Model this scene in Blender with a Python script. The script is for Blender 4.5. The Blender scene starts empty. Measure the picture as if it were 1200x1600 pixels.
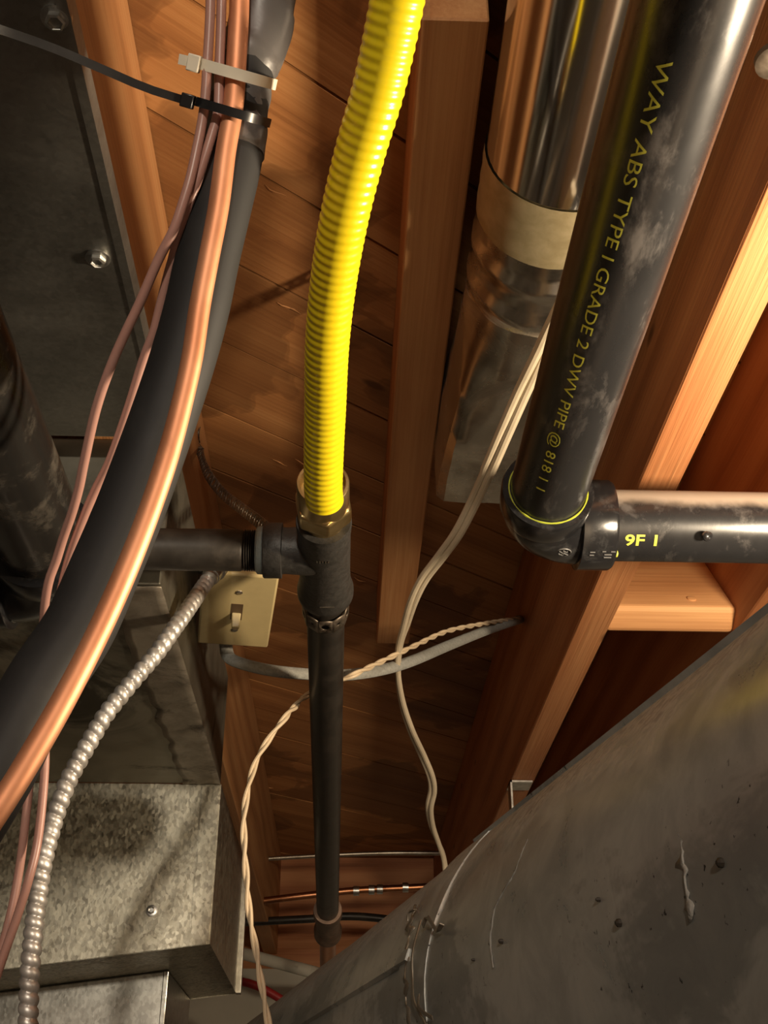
import bpy, bmesh, math, random
from mathutils import Vector, Matrix, noise
random.seed(7)
scene = bpy.context.scene
col = scene.collection

# ------------------------------------------------------------------ camera
# Eye 1.60 m above the floor, pitched 30 degrees up; joists run along +Y.
EYE = 1.60
F, VPX, VPY = 1800.0, 530.0, 1842.0            # focal length and joist vanishing point for a 1200x1600 frame
PITCH = math.atan((VPY - 800) / F)
YAW = math.atan((600 - VPX) / math.hypot(F, VPY - 800))
cam_d = bpy.data.cameras.new('camera')
cam = bpy.data.objects.new('camera', cam_d)
col.objects.link(cam)
cam.location = (0, 0, EYE)
cam.rotation_euler = (math.pi / 2 + PITCH, 0, -YAW)
cam_d.sensor_fit = 'VERTICAL'
cam_d.sensor_height = 36.0
cam_d.lens = F / 1600 * 36.0
cam_d.clip_start = 0.02
scene.camera = cam

# ------------------------------------------------------------------ light
world = bpy.data.worlds.new('world')
scene.world = world
world.use_nodes = True
bg = world.node_tree.nodes['Background']
bg.inputs['Color'].default_value = (0, 0, 0, 1)
bg.inputs['Strength'].default_value = 0.0


def lamp(name, loc, power, color, radius):
    l = bpy.data.lights.new(name, 'POINT')
    l.energy = power
    l.color = color
    l.shadow_soft_size = radius
    o = bpy.data.objects.new(name, l)
    col.objects.link(o)
    o.location = loc
    return o


KEY = lamp('bulb_right_offscreen', (0.50, 0.51, EYE + 0.275), 20.0, (1.0, 0.80, 0.56), 0.035)
ROOM = lamp('ceiling_bulb_behind_offscreen', (0.0, -1.9, EYE + 0.42), 60.0, (1.0, 0.88, 0.72), 0.06)
vs = scene.view_settings
vs.view_transform = 'Standard'
vs.look = 'None'
vs.exposure = 0.75
vs.gamma = 1.0
vs.use_curve_mapping = False

# ------------------------------------------------------------------ placing helpers (metres; heights h are above the eye)
_cp, _sp, _cy, _sy = math.cos(PITCH), math.sin(PITCH), math.cos(YAW), math.sin(YAW)


def _ray(x, y):
    u, v = (x - 600) / F, (y - 800) / F
    X, Y, Z = u, _cp + v * _sp, _sp - v * _cp
    return Vector((X * _cy + Y * _sy, -X * _sy + Y * _cy, Z))


def W(X, Y, h):
    return Vector((X, Y, h + EYE))


def at_h(x, y, h):
    r = _ray(x, y)
    r = r * (h / r.z)
    return W(r.x, r.y, r.z)


def at_Y(x, y, Y):
    r = _ray(x, y)
    r = r * (Y / r.y)
    return W(r.x, r.y, r.z)


def at_X(x, y, X):
    r = _ray(x, y)
    r = r * (X / r.x)
    return W(r.x, r.y, r.z)


def at_d(x, y, d):
    r = _ray(x, y) * d
    return W(r.x, r.y, r.z)


# ------------------------------------------------------------------ materials
def nodes_of(name):
    m = bpy.data.materials.new(name)
    m.use_nodes = True
    nt = m.node_tree
    return m, nt, nt.nodes['Principled BSDF']


class N:
    """small node-tree helper"""
    def __init__(s, nt):
        s.nt = nt

    def new(s, t, **kw):
        n = s.nt.nodes.new(t)
        for k, v in kw.items():
            setattr(n, k, v)
        return n

    def link(s, a, b):
        s.nt.links.new(a, b)

    def val(s, sock, v):
        if isinstance(v, bpy.types.NodeSocket):
            s.link(v, sock)
        else:
            sock.default_value = v

    def math(s, op, a, b=0.0, c=None, clamp=False):
        n = s.new('ShaderNodeMath', operation=op)
        n.use_clamp = clamp
        s.val(n.inputs[0], a)
        s.val(n.inputs[1], b)
        if c is not None:
            s.val(n.inputs[2], c)
        return n.outputs[0]

    def vmath(s, op, a, b):
        n = s.new('ShaderNodeVectorMath', operation=op)
        s.val(n.inputs[0], a)
        s.val(n.inputs[1], b)
        return n.outputs[0]

    def noise(s, vec, scale, detail=3, rough=0.55, dist=0.0):
        n = s.new('ShaderNodeTexNoise')
        s.val(n.inputs['Vector'], vec)
        n.inputs['Scale'].default_value = scale
        n.inputs['Detail'].default_value = detail
        n.inputs['Roughness'].default_value = rough
        n.inputs['Distortion'].default_value = dist
        return n.outputs['Fac']

    def ramp(s, fac, stops, interp='LINEAR'):
        n = s.new('ShaderNodeValToRGB')
        n.color_ramp.interpolation = interp
        e = n.color_ramp.elements
        while len(e) < len(stops):
            e.new(0.5)
        for i, (p, c) in enumerate(stops):
            e[i].position = p
            e[i].color = c if len(c) == 4 else (*c, 1)
        s.val(n.inputs[0], fac)
        return n.outputs[0]

    def g(s, fac, a, b):
        """smooth 0..1 between a and b"""
        n = s.new('ShaderNodeMapRange')
        n.interpolation_type = 'SMOOTHSTEP'
        s.val(n.inputs[0], fac)
        n.inputs[1].default_value = a
        n.inputs[2].default_value = b
        return n.outputs[0]

    def mix(s, fac, a, b, mode='MIX'):
        n = s.new('ShaderNodeMix', data_type='RGBA', blend_type=mode)
        s.val(n.inputs[0], fac)
        s.val(n.inputs[6], a if isinstance(a, bpy.types.NodeSocket) else (*a, 1))
        s.val(n.inputs[7], b if isinstance(b, bpy.types.NodeSocket) else (*b, 1))
        return n.outputs[2]

    def bump(s, h, strength, dist, normal_to):
        n = s.new('ShaderNodeBump')
        n.inputs['Strength'].default_value = strength
        n.inputs['Distance'].default_value = dist
        s.val(n.inputs['Height'], h)
        s.link(n.outputs[0], normal_to)
        return n

    def objco(s, scale=(1, 1, 1), rnd=True):
        tc = s.new('ShaderNodeTexCoord')
        v = tc.outputs['Object']
        if rnd:
            oi = s.new('ShaderNodeObjectInfo')
            off = s.math('MULTIPLY', oi.outputs['Random'], 37.0)
            cmb = s.new('ShaderNodeCombineXYZ')
            s.link(off, cmb.inputs[0]); s.link(off, cmb.inputs[1]); s.link(off, cmb.inputs[2])
            v = s.vmath('ADD', v, cmb.outputs[0])
        return s.vmath('MULTIPLY', v, scale)


def wood(name, dark, mid, light, ridge=0.25, stain=0.0, rough=0.62, vary=0.3, lines=1.0):
    """sawn fir: grain runs along the object's X axis"""
    m, nt, b = nodes_of(name)
    k = N(nt)
    base = k.objco()
    wob = k.noise(k.vmath('MULTIPLY', base, (1.6, 7, 7)), 1.0, 3)
    wv = k.vmath('MULTIPLY', base, (0.9, 1, 1))
    cx = k.new('ShaderNodeSeparateXYZ'); k.link(wv, cx.inputs[0])
    dy = k.math('MULTIPLY_ADD', wob, 0.09, cx.outputs[1])
    dz = k.math('MULTIPLY_ADD', wob, 0.05, cx.outputs[2])
    r = k.math('ADD', k.math('MULTIPLY', dy, 70.0), k.math('MULTIPLY', dz, 95.0))
    rings = k.math('MULTIPLY_ADD', k.math('SINE', r), 0.5, 0.5)
    streak = k.noise(k.vmath('MULTIPLY', base, (4, 260, 260)), 1.0, 3, 0.6)
    broad = k.noise(k.vmath('MULTIPLY', base, (2.2, 16, 16)), 1.0, 4, 0.6)
    f = k.math('ADD', k.math('MULTIPLY', rings, 0.16 * lines), k.math('ADD', k.math('MULTIPLY', streak, 0.42), k.math('MULTIPLY', broad, 0.5)))
    c = k.ramp(f, [(0.28, dark), (0.52, mid), (0.78, light)])
    # knots
    vor = k.new('ShaderNodeTexVoronoi'); vor.inputs['Scale'].default_value = 1.0
    k.link(k.vmath('MULTIPLY', base, (3.2, 9, 9)), vor.inputs['Vector'])
    kn = k.math('SUBTRACT', 1.0, k.g(vor.outputs['Distance'], 0.03, 0.075))
    c = k.mix(k.math('MULTIPLY', kn, 0.8), c, tuple(x * 0.35 for x in dark))
    if stain:
        geo = k.new('ShaderNodeNewGeometry')
        sn = k.noise(k.vmath('MULTIPLY', geo.outputs['Position'], (3.4, 3.4, 3.4)), 1.0, 4, 0.5, 0.5)
        sm = k.g(sn, 0.52, 0.55)
        c = k.mix(k.math('MULTIPLY', sm, stain), c, k.mix(0.2, tuple(x * 0.5 for x in dark), c))
        edge = k.math('SUBTRACT', 1.0, k.g(k.math('ABSOLUTE', k.math('SUBTRACT', sn, 0.53)), 0.002, 0.008))
        c = k.mix(k.math('MULTIPLY', edge, 0.35 * stain), c, tuple(x * 0.6 for x in dark))
    oi = k.new('ShaderNodeObjectInfo')
    hv = k.new('ShaderNodeHueSaturation')
    k.link(c, hv.inputs['Color'])
    k.link(k.math('MULTIPLY_ADD', oi.outputs['Random'], vary, 1 - vary * 0.55), hv.inputs['Value'])
    k.link(hv.outputs[0], b.inputs['Base Color'])
    b.inputs['Roughness'].default_value = rough
    b.inputs['Specular IOR Level'].default_value = 0.35
    hgt = k.math('ADD', k.math('MULTIPLY', streak, 0.7), k.math('MULTIPLY', rings, 0.25))
    k.bump(hgt, ridge, 0.004, b.inputs['Normal'])
    return m


def metal(name, c1, c2, r1, r2, scale=14, spangle=0.0, stain=0.0, stain_col=(0.03, 0.025, 0.02), metallic=1.0, bump=0.1, stretch=(1, 1, 1), dust=0.0, aniso=0.0):
    m, nt, b = nodes_of(name)
    k = N(nt)
    v = k.objco(stretch, rnd=False)
    n1 = k.noise(v, scale, 5, 0.6, 0.3)
    c = k.mix(k.g(n1, 0.32, 0.68), c1, c2)
    ro = k.math('MULTIPLY_ADD', n1, r2 - r1, r1)
    if spangle:
        vo = k.new('ShaderNodeTexVoronoi'); vo.inputs['Scale'].default_value = 330
        warp = k.noise(v, 40, 2)
        k.link(k.vmath('ADD', k.vmath('MULTIPLY', v, (1, 1, 0.6)), k.mix(1.0, (0, 0, 0), (0, 0, 0))), vo.inputs['Vector'])
        sp = k.new('ShaderNodeSeparateXYZ'); k.link(vo.outputs['Color'], sp.inputs[0])
        c = k.mix(k.math('MULTIPLY', sp.outputs[0], spangle), c, tuple(min(1, x * 2.2) for x in c2))
        ro = k.math('ADD', ro, k.math('MULTIPLY', k.math('SUBTRACT', sp.outputs[1], 0.5), 0.35 * spangle))
        nz = k.math('ADD', k.math('MULTIPLY', sp.outputs[2], 0.8), warp)
    else:
        nz = n1
    if stain:
        n2 = k.noise(v, scale * 0.45, 6, 0.68, 0.8)
        sm = k.math('MULTIPLY', k.g(n2, 0.52, 0.66), stain)
        c = k.mix(sm, c, stain_col)
        ro = k.math('MULTIPLY_ADD', sm, 0.25, ro)
    met = metallic
    if dust:
        geo = k.new('ShaderNodeNewGeometry')
        sz = k.new('ShaderNodeSeparateXYZ'); k.link(geo.outputs['Normal'], sz.inputs[0])
        n3 = k.noise(v, 60, 4, 0.7)
        dm = k.math('MULTIPLY', k.g(k.math('ADD', sz.outputs[2], k.math('MULTIPLY', k.math('SUBTRACT', n3, 0.5), 0.5)), 0.25, 0.75), dust)
        c = k.mix(dm, c, (0.30, 0.24, 0.19))
        met = k.math('SUBTRACT', metallic, k.math('MULTIPLY', dm, metallic))
        ro = k.math('MULTIPLY_ADD', dm, 0.5, ro)
    k.link(c, b.inputs['Base Color'])
    k.link(ro, b.inputs['Roughness'])
    k.val(b.inputs['Metallic'], met)
    if aniso:
        b.inputs['Anisotropic'].default_value = aniso
    k.bump(nz, bump, 0.002, b.inputs['Normal'])
    return m


def plastic(name, c, r1, r2, scuff=0.0, scuff_col=(0.35, 0.33, 0.32), dust=0.0, bump=0.05, scale=20, vary=0.25, stretch=(1, 1, 1), spec=0.5, coat=0.0):
    m, nt, b = nodes_of(name)
    k = N(nt)
    v = k.objco(stretch, rnd=False)
    n1 = k.noise(v, scale, 5, 0.6, 0.4)
    cc = k.mix(n1, tuple(x * (1 - vary) for x in c), tuple(min(1, x * (1 + vary)) for x in c))
    ro = k.math('MULTIPLY_ADD', n1, r2 - r1, r1)
    if scuff:
        n2 = k.noise(v, scale * 1.3, 7, 0.7, 0.25)
        sm = k.math('MULTIPLY', k.g(n2, 0.50, 0.72), scuff)
        cc = k.mix(sm, cc, scuff_col)
        ro = k.math('MULTIPLY_ADD', sm, 0.3, ro)
    if dust:
        geo = k.new('ShaderNodeNewGeometry')
        sz = k.new('ShaderNodeSeparateXYZ'); k.link(geo.outputs['Normal'], sz.inputs[0])
        dm = k.math('MULTIPLY', k.g(k.math('ADD', sz.outputs[2], k.math('MULTIPLY', k.math('SUBTRACT', n1, 0.5), 0.35)), 0.0, 0.42), dust)
        cc = k.mix(dm, cc, (0.42, 0.34, 0.27))
        ro = k.math('MULTIPLY_ADD', dm, 0.5, ro)
    k.link(cc, b.inputs['Base Color'])
    k.link(ro, b.inputs['Roughness'])
    b.inputs['Specular IOR Level'].default_value = spec
    b.inputs['Coat Weight'].default_value = coat
    k.bump(n1, bump, 0.002, b.inputs['Normal'])
    return m


M = {}
M['plank'] = wood('plank_wood', (0.22, 0.085, 0.026), (0.40, 0.175, 0.058), (0.54, 0.27, 0.10), 0.12, stain=0.7, vary=0.35, lines=0.8)
M['joist'] = wood('joist_wood', (0.24, 0.085, 0.030), (0.39, 0.155, 0.058), (0.50, 0.235, 0.098), 0.6, vary=0.1)
M['joist_pale'] = wood('pale_joist_wood', (0.26, 0.11, 0.038), (0.44, 0.20, 0.075), (0.58, 0.31, 0.13), 0.25, vary=0.1)
M['joist_red'] = wood('red_joist_wood', (0.23, 0.075, 0.025), (0.37, 0.138, 0.050), (0.47, 0.205, 0.082), 0.2, vary=0.1, lines=1.8)
M['block'] = wood('block_wood', (0.36, 0.16, 0.060), (0.58, 0.30, 0.125), (0.72, 0.42, 0.19), 0.12, vary=0.06)
M['galv'] = metal('galvanised_plenum', (0.23, 0.21, 0.165), (0.34, 0.32, 0.255), 0.32, 0.5, 70, spangle=0.5, stain=0.3, stain_col=(0.10, 0.085, 0.06), bump=0.08)
M['galv_plain'] = metal('galvanised_sheet', (0.24, 0.23, 0.20), (0.33, 0.32, 0.285), 0.25, 0.42, 30, spangle=0.25, bump=0.05)
M['dark_sheet'] = metal('dull_dark_sheet', (0.23, 0.225, 0.205), (0.35, 0.34, 0.31), 0.36, 0.55, 9, spangle=0.1, stain=0.15, bump=0.05)
M['trunk_sheet'] = metal('grimy_trunk_sheet', (0.20, 0.185, 0.145), (0.30, 0.28, 0.225), 0.4, 0.6, 9, stain=0.85, stain_col=(0.025, 0.02, 0.013), bump=0.06, stretch=(1.3, 1.0, 1))
M['shiny'] = metal('bright_duct', (0.62, 0.60, 0.56), (0.74, 0.72, 0.68), 0.07, 0.2, 10, stain=0.12, stain_col=(0.35, 0.3, 0.22), bump=0.03, stretch=(1, 0.4, 1))
M['shiny_dull'] = metal('dented_boot', (0.42, 0.39, 0.34), (0.62, 0.59, 0.53), 0.16, 0.34, 16, stain=0.4, stain_col=(0.12, 0.075, 0.04), bump=0.25)


def duct_mat():
    m, nt, b = nodes_of('large_duct_zinc')
    k = N(nt)
    v = k.objco((1, 1, 1), rnd=False)
    va = k.vmath('MULTIPLY', v, (1, 0.28, 1))
    n1 = k.noise(va, 9, 6, 0.62, 0.6)
    n2 = k.noise(v, 26, 6, 0.65, 0.5)
    n3 = k.noise(v, 210, 3, 0.6)
    c = k.mix(k.g(n2, 0.35, 0.65), (0.44, 0.455, 0.44), (0.60, 0.61, 0.58))
    dk = k.math('MULTIPLY', k.g(k.math('ADD', n1, k.math('MULTIPLY', k.math('SUBTRACT', n2, 0.5), 0.35)), 0.555, 0.62), 0.6)
    c = k.mix(dk, c, (0.19, 0.20, 0.195))
    pale = k.math('MULTIPLY', k.g(n2, 0.60, 0.70), 0.5)
    c = k.mix(pale, c, (0.62, 0.61, 0.56))
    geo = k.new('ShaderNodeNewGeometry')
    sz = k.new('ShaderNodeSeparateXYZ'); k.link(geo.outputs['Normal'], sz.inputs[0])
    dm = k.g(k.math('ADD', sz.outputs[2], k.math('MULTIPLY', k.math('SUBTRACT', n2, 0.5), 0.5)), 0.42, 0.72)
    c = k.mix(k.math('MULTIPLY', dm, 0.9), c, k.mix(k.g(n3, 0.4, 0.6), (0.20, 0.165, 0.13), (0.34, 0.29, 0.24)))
    sp = k.math('MULTIPLY', k.g(n3, 0.66, 0.72), k.g(n1, 0.45, 0.6))
    c = k.mix(sp, c, (0.03, 0.028, 0.025))
    k.link(c, b.inputs['Base Color'])
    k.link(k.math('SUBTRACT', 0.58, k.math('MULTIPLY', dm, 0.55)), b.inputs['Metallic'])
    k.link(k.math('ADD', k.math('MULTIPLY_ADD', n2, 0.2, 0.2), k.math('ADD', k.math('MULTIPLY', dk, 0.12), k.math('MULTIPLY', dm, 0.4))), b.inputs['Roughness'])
    k.bump(k.math('ADD', n2, k.math('MULTIPLY', n3, 0.2)), 0.08, 0.003, b.inputs['Normal'])
    return m


M['bigduct'] = duct_mat()
M['tape'] = metal('foil_tape', (0.42, 0.35, 0.20), (0.52, 0.44, 0.27), 0.38, 0.5, 60, bump=0.12, metallic=0.75)
M['foil_grimy'] = metal('grimy_foil_tape', (0.20, 0.17, 0.13), (0.34, 0.30, 0.24), 0.4, 0.6, 30, stain=0.7, bump=0.4, metallic=0.7)
M['screw'] = metal('zinc_screw', (0.45, 0.45, 0.43), (0.65, 0.65, 0.62), 0.25, 0.4, 80)
M['steel'] = metal('steel_strap', (0.33, 0.29, 0.24), (0.52, 0.48, 0.42), 0.25, 0.45, 60)
M['rust'] = metal('rusty_casting', (0.10, 0.060, 0.038), (0.19, 0.12, 0.08), 0.45, 0.6, 60, metallic=0.5, bump=0.3)
M['dark_steel'] = metal('dull_strap_steel', (0.10, 0.08, 0.06), (0.20, 0.165, 0.13), 0.35, 0.5, 60, metallic=0.8)
M['iron'] = metal('black_iron', (0.020, 0.017, 0.014), (0.034, 0.029, 0.024), 0.36, 0.5, 45, metallic=0.35, bump=0.12, stain=0.25, stain_col=(0.07, 0.055, 0.04))
M['iron_rough'] = metal('cast_iron', (0.034, 0.032, 0.029), (0.052, 0.049, 0.045), 0.42, 0.55, 160, metallic=0.4, bump=0.3)
M['dope'] = plastic('thread_sealant', (0.30, 0.36, 0.36), 0.6, 0.8, bump=0.6, scale=180)
M['brass'] = metal('brass', (0.50, 0.36, 0.15), (0.66, 0.52, 0.27), 0.24, 0.4, 40, metallic=1.0)
M['copper'] = metal('copper', (0.58, 0.235, 0.115), (0.74, 0.36, 0.20), 0.46, 0.6, 26, metallic=0.65, stain=0.3, stain_col=(0.25, 0.09, 0.04), stretch=(1, 1, 0.35))
M['old_copper'] = metal('old_copper', (0.32, 0.13, 0.06), (0.48, 0.22, 0.11), 0.25, 0.4, 26, stain=0.3)
M['yellow'] = plastic('yellow_jacket', (0.70, 0.555, 0.010), 0.22, 0.32, bump=0.02, vary=0.04, spec=0.55)
M['abs'] = plastic('black_abs', (0.013, 0.013, 0.014), 0.20, 0.36, scuff=0.5, scuff_col=(0.12, 0.11, 0.105), dust=0.8, scale=34, stretch=(1, 0.35, 1))
M['abs_left'] = plastic('smudged_abs', (0.014, 0.013, 0.012), 0.16, 0.30, scuff=0.55, scuff_col=(0.12, 0.105, 0.085), scale=22)
M['abs_fit'] = plastic('black_abs_fitting', (0.010, 0.010, 0.011), 0.14, 0.26, scuff=0.25, scuff_col=(0.10, 0.10, 0.10), scale=40)
M['cement'] = plastic('yellow_cement', (0.30, 0.34, 0.03), 0.3, 0.5, scale=60)
M['print'] = plastic('yellow_print', (0.46, 0.47, 0.06), 0.45, 0.55, scale=90)
M['mark'] = plastic('moulded_mark', (0.12, 0.12, 0.12), 0.3, 0.4, scale=90)
M['foam'] = plastic('black_foam', (0.014, 0.014, 0.0145), 0.55, 0.75, scuff=0.12, scuff_col=(0.08, 0.075, 0.07), scale=18, spec=0.4)
M['greytape'] = plastic('grey_wrap', (0.085, 0.080, 0.078), 0.32, 0.5, scuff=0.6, scuff_col=(0.24, 0.21, 0.19), scale=26, bump=0.3)
M['pinkwire'] = plastic('rosy_jacket', (0.40, 0.215, 0.175), 0.30, 0.42, scale=50, vary=0.1, scuff=0.15, scuff_col=(0.45, 0.30, 0.25))
M['nylon'] = plastic('natural_nylon', (0.80, 0.74, 0.60), 0.35, 0.5, scale=70, vary=0.08)
M['blacknylon'] = plastic('black_nylon', (0.012, 0.012, 0.013), 0.25, 0.35, scale=70)
M['armor'] = metal('armour_steel', (0.50, 0.47, 0.43), (0.72, 0.69, 0.65), 0.34, 0.5, 60, metallic=0.7, stain=0.3, stain_col=(0.25, 0.22, 0.18))
M['ivory'] = plastic('ivory_bakelite', (0.50, 0.40, 0.20), 0.28, 0.4, scale=50, vary=0.12, scuff=0.2, scuff_col=(0.36, 0.28, 0.14))
M['dirt'] = plastic('dirt_speck', (0.02, 0.015, 0.01), 0.5, 0.6)
M['bakelite'] = plastic('brown_bakelite', (0.09, 0.055, 0.03), 0.35, 0.5)
M['cloth'] = plastic('grey_cloth_cable', (0.26, 0.26, 0.235), 0.75, 0.9, scale=220, vary=0.4, scuff=0.35, scuff_col=(0.10, 0.09, 0.07), bump=0.5)
M['bell'] = plastic('cream_bell_wire', (0.56, 0.44, 0.29), 0.5, 0.65, scale=60, vary=0.2, scuff=0.25, scuff_col=(0.30, 0.2, 0.12))
M['cord'] = plastic('ivory_cord', (0.50, 0.42, 0.30), 0.42, 0.55, scale=60, vary=0.15)
M['red'] = plastic('red_jacket', (0.30, 0.02, 0.02), 0.4, 0.5)
M['conduit'] = metal('thin_conduit', (0.34, 0.29, 0.22), (0.46, 0.41, 0.34), 0.3, 0.5, 40)
M['caulk'] = plastic('mastic_smear', (0.24, 0.235, 0.215), 0.6, 0.8, scale=120, bump=0.8)
M['concrete'] = plastic('painted_concrete', (0.52, 0.50, 0.42), 0.8, 0.95, scale=6, vary=0.2, bump=0.3)
M['floorc'] = plastic('bare_concrete', (0.20, 0.185, 0.165), 0.8, 0.95, scale=5, vary=0.25, bump=0.2)
M['drywall'] = plastic('dim_wall', (0.32, 0.31, 0.28), 0.8, 0.95, scale=5, vary=0.15)


# ------------------------------------------------------------------ mesh builders
class MB:
    def __init__(s):
        s.v, s.f = [], []

    def add(s, vs, fs):
        n = len(s.v)
        s.v += [Vector(x) for x in vs]
        s.f += [tuple(i + n for i in f) for f in fs]
        return s

    def box(s, lo, hi):
        x0, y0, z0 = lo; x1, y1, z1 = hi
        return s.add([(x0, y0, z0), (x1, y0, z0), (x1, y1, z0), (x0, y1, z0), (x0, y0, z1), (x1, y0, z1), (x1, y1, z1), (x0, y1, z1)],
                     [(0, 3, 2, 1), (4, 5, 6, 7), (0, 1, 5, 4), (1, 2, 6, 5), (2, 3, 7, 6), (3, 0, 4, 7)])

    def rings(s, rings, caps=True, closed=False):
        n = len(rings[0]); vs = []; fs = []
        for r in rings:
            vs += r
        R = len(rings)
        for i in range(R if closed else R - 1):
            a, b = i * n, ((i + 1) % R) * n
            for j in range(n):
                k = (j + 1) % n
                fs.append((a + j, a + k, b + k, b + j))
        if caps and not closed:
            fs.append(tuple(range(n - 1, -1, -1)))
            fs.append(tuple((R - 1) * n + j for j in range(n)))
        return s.add(vs, fs)

    def lathe(s, org, axis, prof, n=32, caps=True, phase=0.0, up=None):
        axis = Vector(axis).normalized()
        u = Vector(up) if up else (Vector((0, 0, 1)) if abs(axis.z) < 0.9 else Vector((1, 0, 0)))
        u = (u - axis * u.dot(axis)).normalized(); w = axis.cross(u)
        rs = []
        for a, r in prof:
            c = Vector(org) + axis * a
            rs.append([c + (u * math.cos(2 * math.pi * j / n + phase) + w * math.sin(2 * math.pi * j / n + phase)) * r for j in range(n)])
        return s.rings(rs, caps)

    def prism(s, poly, vec):
        n = len(poly); vec = Vector(vec)
        vs = [Vector(p) for p in poly] + [Vector(p) + vec for p in poly]
        fs = [tuple(range(n - 1, -1, -1)), tuple(range(n, 2 * n))] + [(i, (i + 1) % n, n + (i + 1) % n, n + i) for i in range(n)]
        return s.add(vs, fs)

    def obj(s, name, mat, parent=None, smooth=35, bevel=0.0, solid=0.0, origin=None):
        me = bpy.data.meshes.new(name)
        o0 = Vector(origin) if origin is not None else Vector((0, 0, 0))
        if origin is None and s.v and parent is None:
            lo = [min(v[i] for v in s.v) for i in range(3)]; hi = [max(v[i] for v in s.v) for i in range(3)]
            o0 = Vector(((lo[0] + hi[0]) / 2, (lo[1] + hi[1]) / 2, lo[2]))
        me.from_pydata([v - o0 for v in s.v], [], s.f)
        me.materials.append(M[mat] if isinstance(mat, str) else mat)
        me.update()
        bm = bmesh.new(); bm.from_mesh(me)
        bmesh.ops.recalc_face_normals(bm, faces=bm.faces)
        bm.to_mesh(me); bm.free()
        if smooth:
            for p in me.polygons:
                p.use_smooth = True
            me.set_sharp_from_angle(angle=math.radians(smooth))
        o = bpy.data.objects.new(name, me)
        col.objects.link(o)
        o.location = o0
        if parent is not None:
            put(o, parent)
        if solid:
            md = o.modifiers.new('thickness', 'SOLIDIFY'); md.thickness = solid; md.offset = 0
        if bevel:
            md = o.modifiers.new('bevel', 'BEVEL'); md.width = bevel; md.segments = 2; md.limit_method = 'ANGLE'
        return o


def world_of(o):
    m = o.matrix_basis.copy()
    if o.parent:
        m = world_of(o.parent) @ o.matrix_parent_inverse @ m
    return m


def put(o, parent):
    o.parent = parent
    o.matrix_parent_inverse = world_of(parent).inverted()


def tag(o, label, cat, group=None):
    o['label'] = label
    o['category'] = cat
    if group:
        o['group'] = group
    return o


def thing(name, loc, label, cat, group=None):
    o = bpy.data.objects.new(name, None)
    o.empty_display_size = 0.02
    col.objects.link(o)
    o.location = loc
    return tag(o, label, cat, group)


def spline(pts, step=0.006):
    """Catmull-Rom through pts, resampled evenly"""
    P = [Vector(p) for p in pts]
    P = [P[0] * 2 - P[1]] + P + [P[-1] * 2 - P[-2]]
    dense = []
    for i in range(1, len(P) - 2):
        p0, p1, p2, p3 = P[i - 1:i + 3]
        for k in range(24):
            t = k / 24
            dense.append(0.5 * ((2 * p1) + (p2 - p0) * t + (2 * p0 - 5 * p1 + 4 * p2 - p3) * t * t + (3 * p1 - p0 - 3 * p2 + p3) * t ** 3))
    dense.append(P[-2])
    return even(dense, step)


def even(dense, step):
    out = [dense[0].copy()]; acc = 0.0
    for a, b in zip(dense, dense[1:]):
        L = (b - a).length
        if L < 1e-9:
            continue
        d = step - acc
        while d <= L:
            out.append(a.lerp(b, d / L)); d += step
        acc = L - (d - step)
    if (out[-1] - dense[-1]).length > step * 0.3:
        out.append(dense[-1].copy())
    return out


def frames(path):
    T = []
    for i in range(len(path)):
        T.append((path[min(i + 1, len(path) - 1)] - path[max(i - 1, 0)]).normalized())
    u = Vector((0, 0, 1)) if abs(T[0].z) < 0.9 else Vector((1, 0, 0))
    u = (u - T[0] * u.dot(T[0])).normalized()
    out = []
    for t in T:
        u = (u - t * u.dot(t)).normalized()
        out.append((t, u.copy(), t.cross(u)))
    return out


def tube(mb, path, rad, n=12, caps=True):
    """rad: number or function(i, s, theta) -> radius"""
    fr = frames(path); rs = []; s = 0.0
    for i, (p, (t, u, w)) in enumerate(zip(path, fr)):
        if i:
            s += (p - path[i - 1]).length
        ring = []
        for j in range(n):
            th = 2 * math.pi * j / n
            r = rad(i, s, th) if callable(rad) else rad
            ring.append(p + (u * math.cos(th) + w * math.sin(th)) * r)
        rs.append(ring)
    return mb.rings(rs, caps)


def ribbon(mb, path, wdirs, width, thick, closed=False):
    rs = []
    n = len(path)
    for i, p in enumerate(path):
        a = path[(i - 1) % n] if closed else path[max(i - 1, 0)]
        b = path[(i + 1) % n] if closed else path[min(i + 1, n - 1)]
        t = (b - a).normalized()
        w = wdirs[i] if isinstance(wdirs, list) else wdirs
        w = (w - t * w.dot(t)).normalized(); nn = t.cross(w)
        rs.append([p + w * width / 2 + nn * thick / 2, p - w * width / 2 + nn * thick / 2, p - w * width / 2 - nn * thick / 2, p + w * width / 2 - nn * thick / 2])
    return mb.rings(rs, True, closed)


def board(name, mat, c, size, axis='Y', parent=None, bevel=0.0015, rot=None):
    """solid board centred at c; size = (length, width, height); grain along its length"""
    L, w, h = size
    me = bpy.data.meshes.new(name)
    b = MB().box((-L / 2, -w / 2, -h / 2), (L / 2, w / 2, h / 2))
    me.from_pydata(b.v, [], b.f); me.materials.append(M[mat])
    o = bpy.data.objects.new(name, me); col.objects.link(o)
    o.location = c
    o.rotation_euler = (0, 0, rot if rot is not None else (math.pi / 2 if axis == 'Y' else 0))
    if parent is not None:
        put(o, parent)
    if bevel:
        md = o.modifiers.new('bevel', 'BEVEL'); md.width = bevel; md.segments = 1
    return o


def structure(o):
    o['kind'] = 'structure'
    return o


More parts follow.
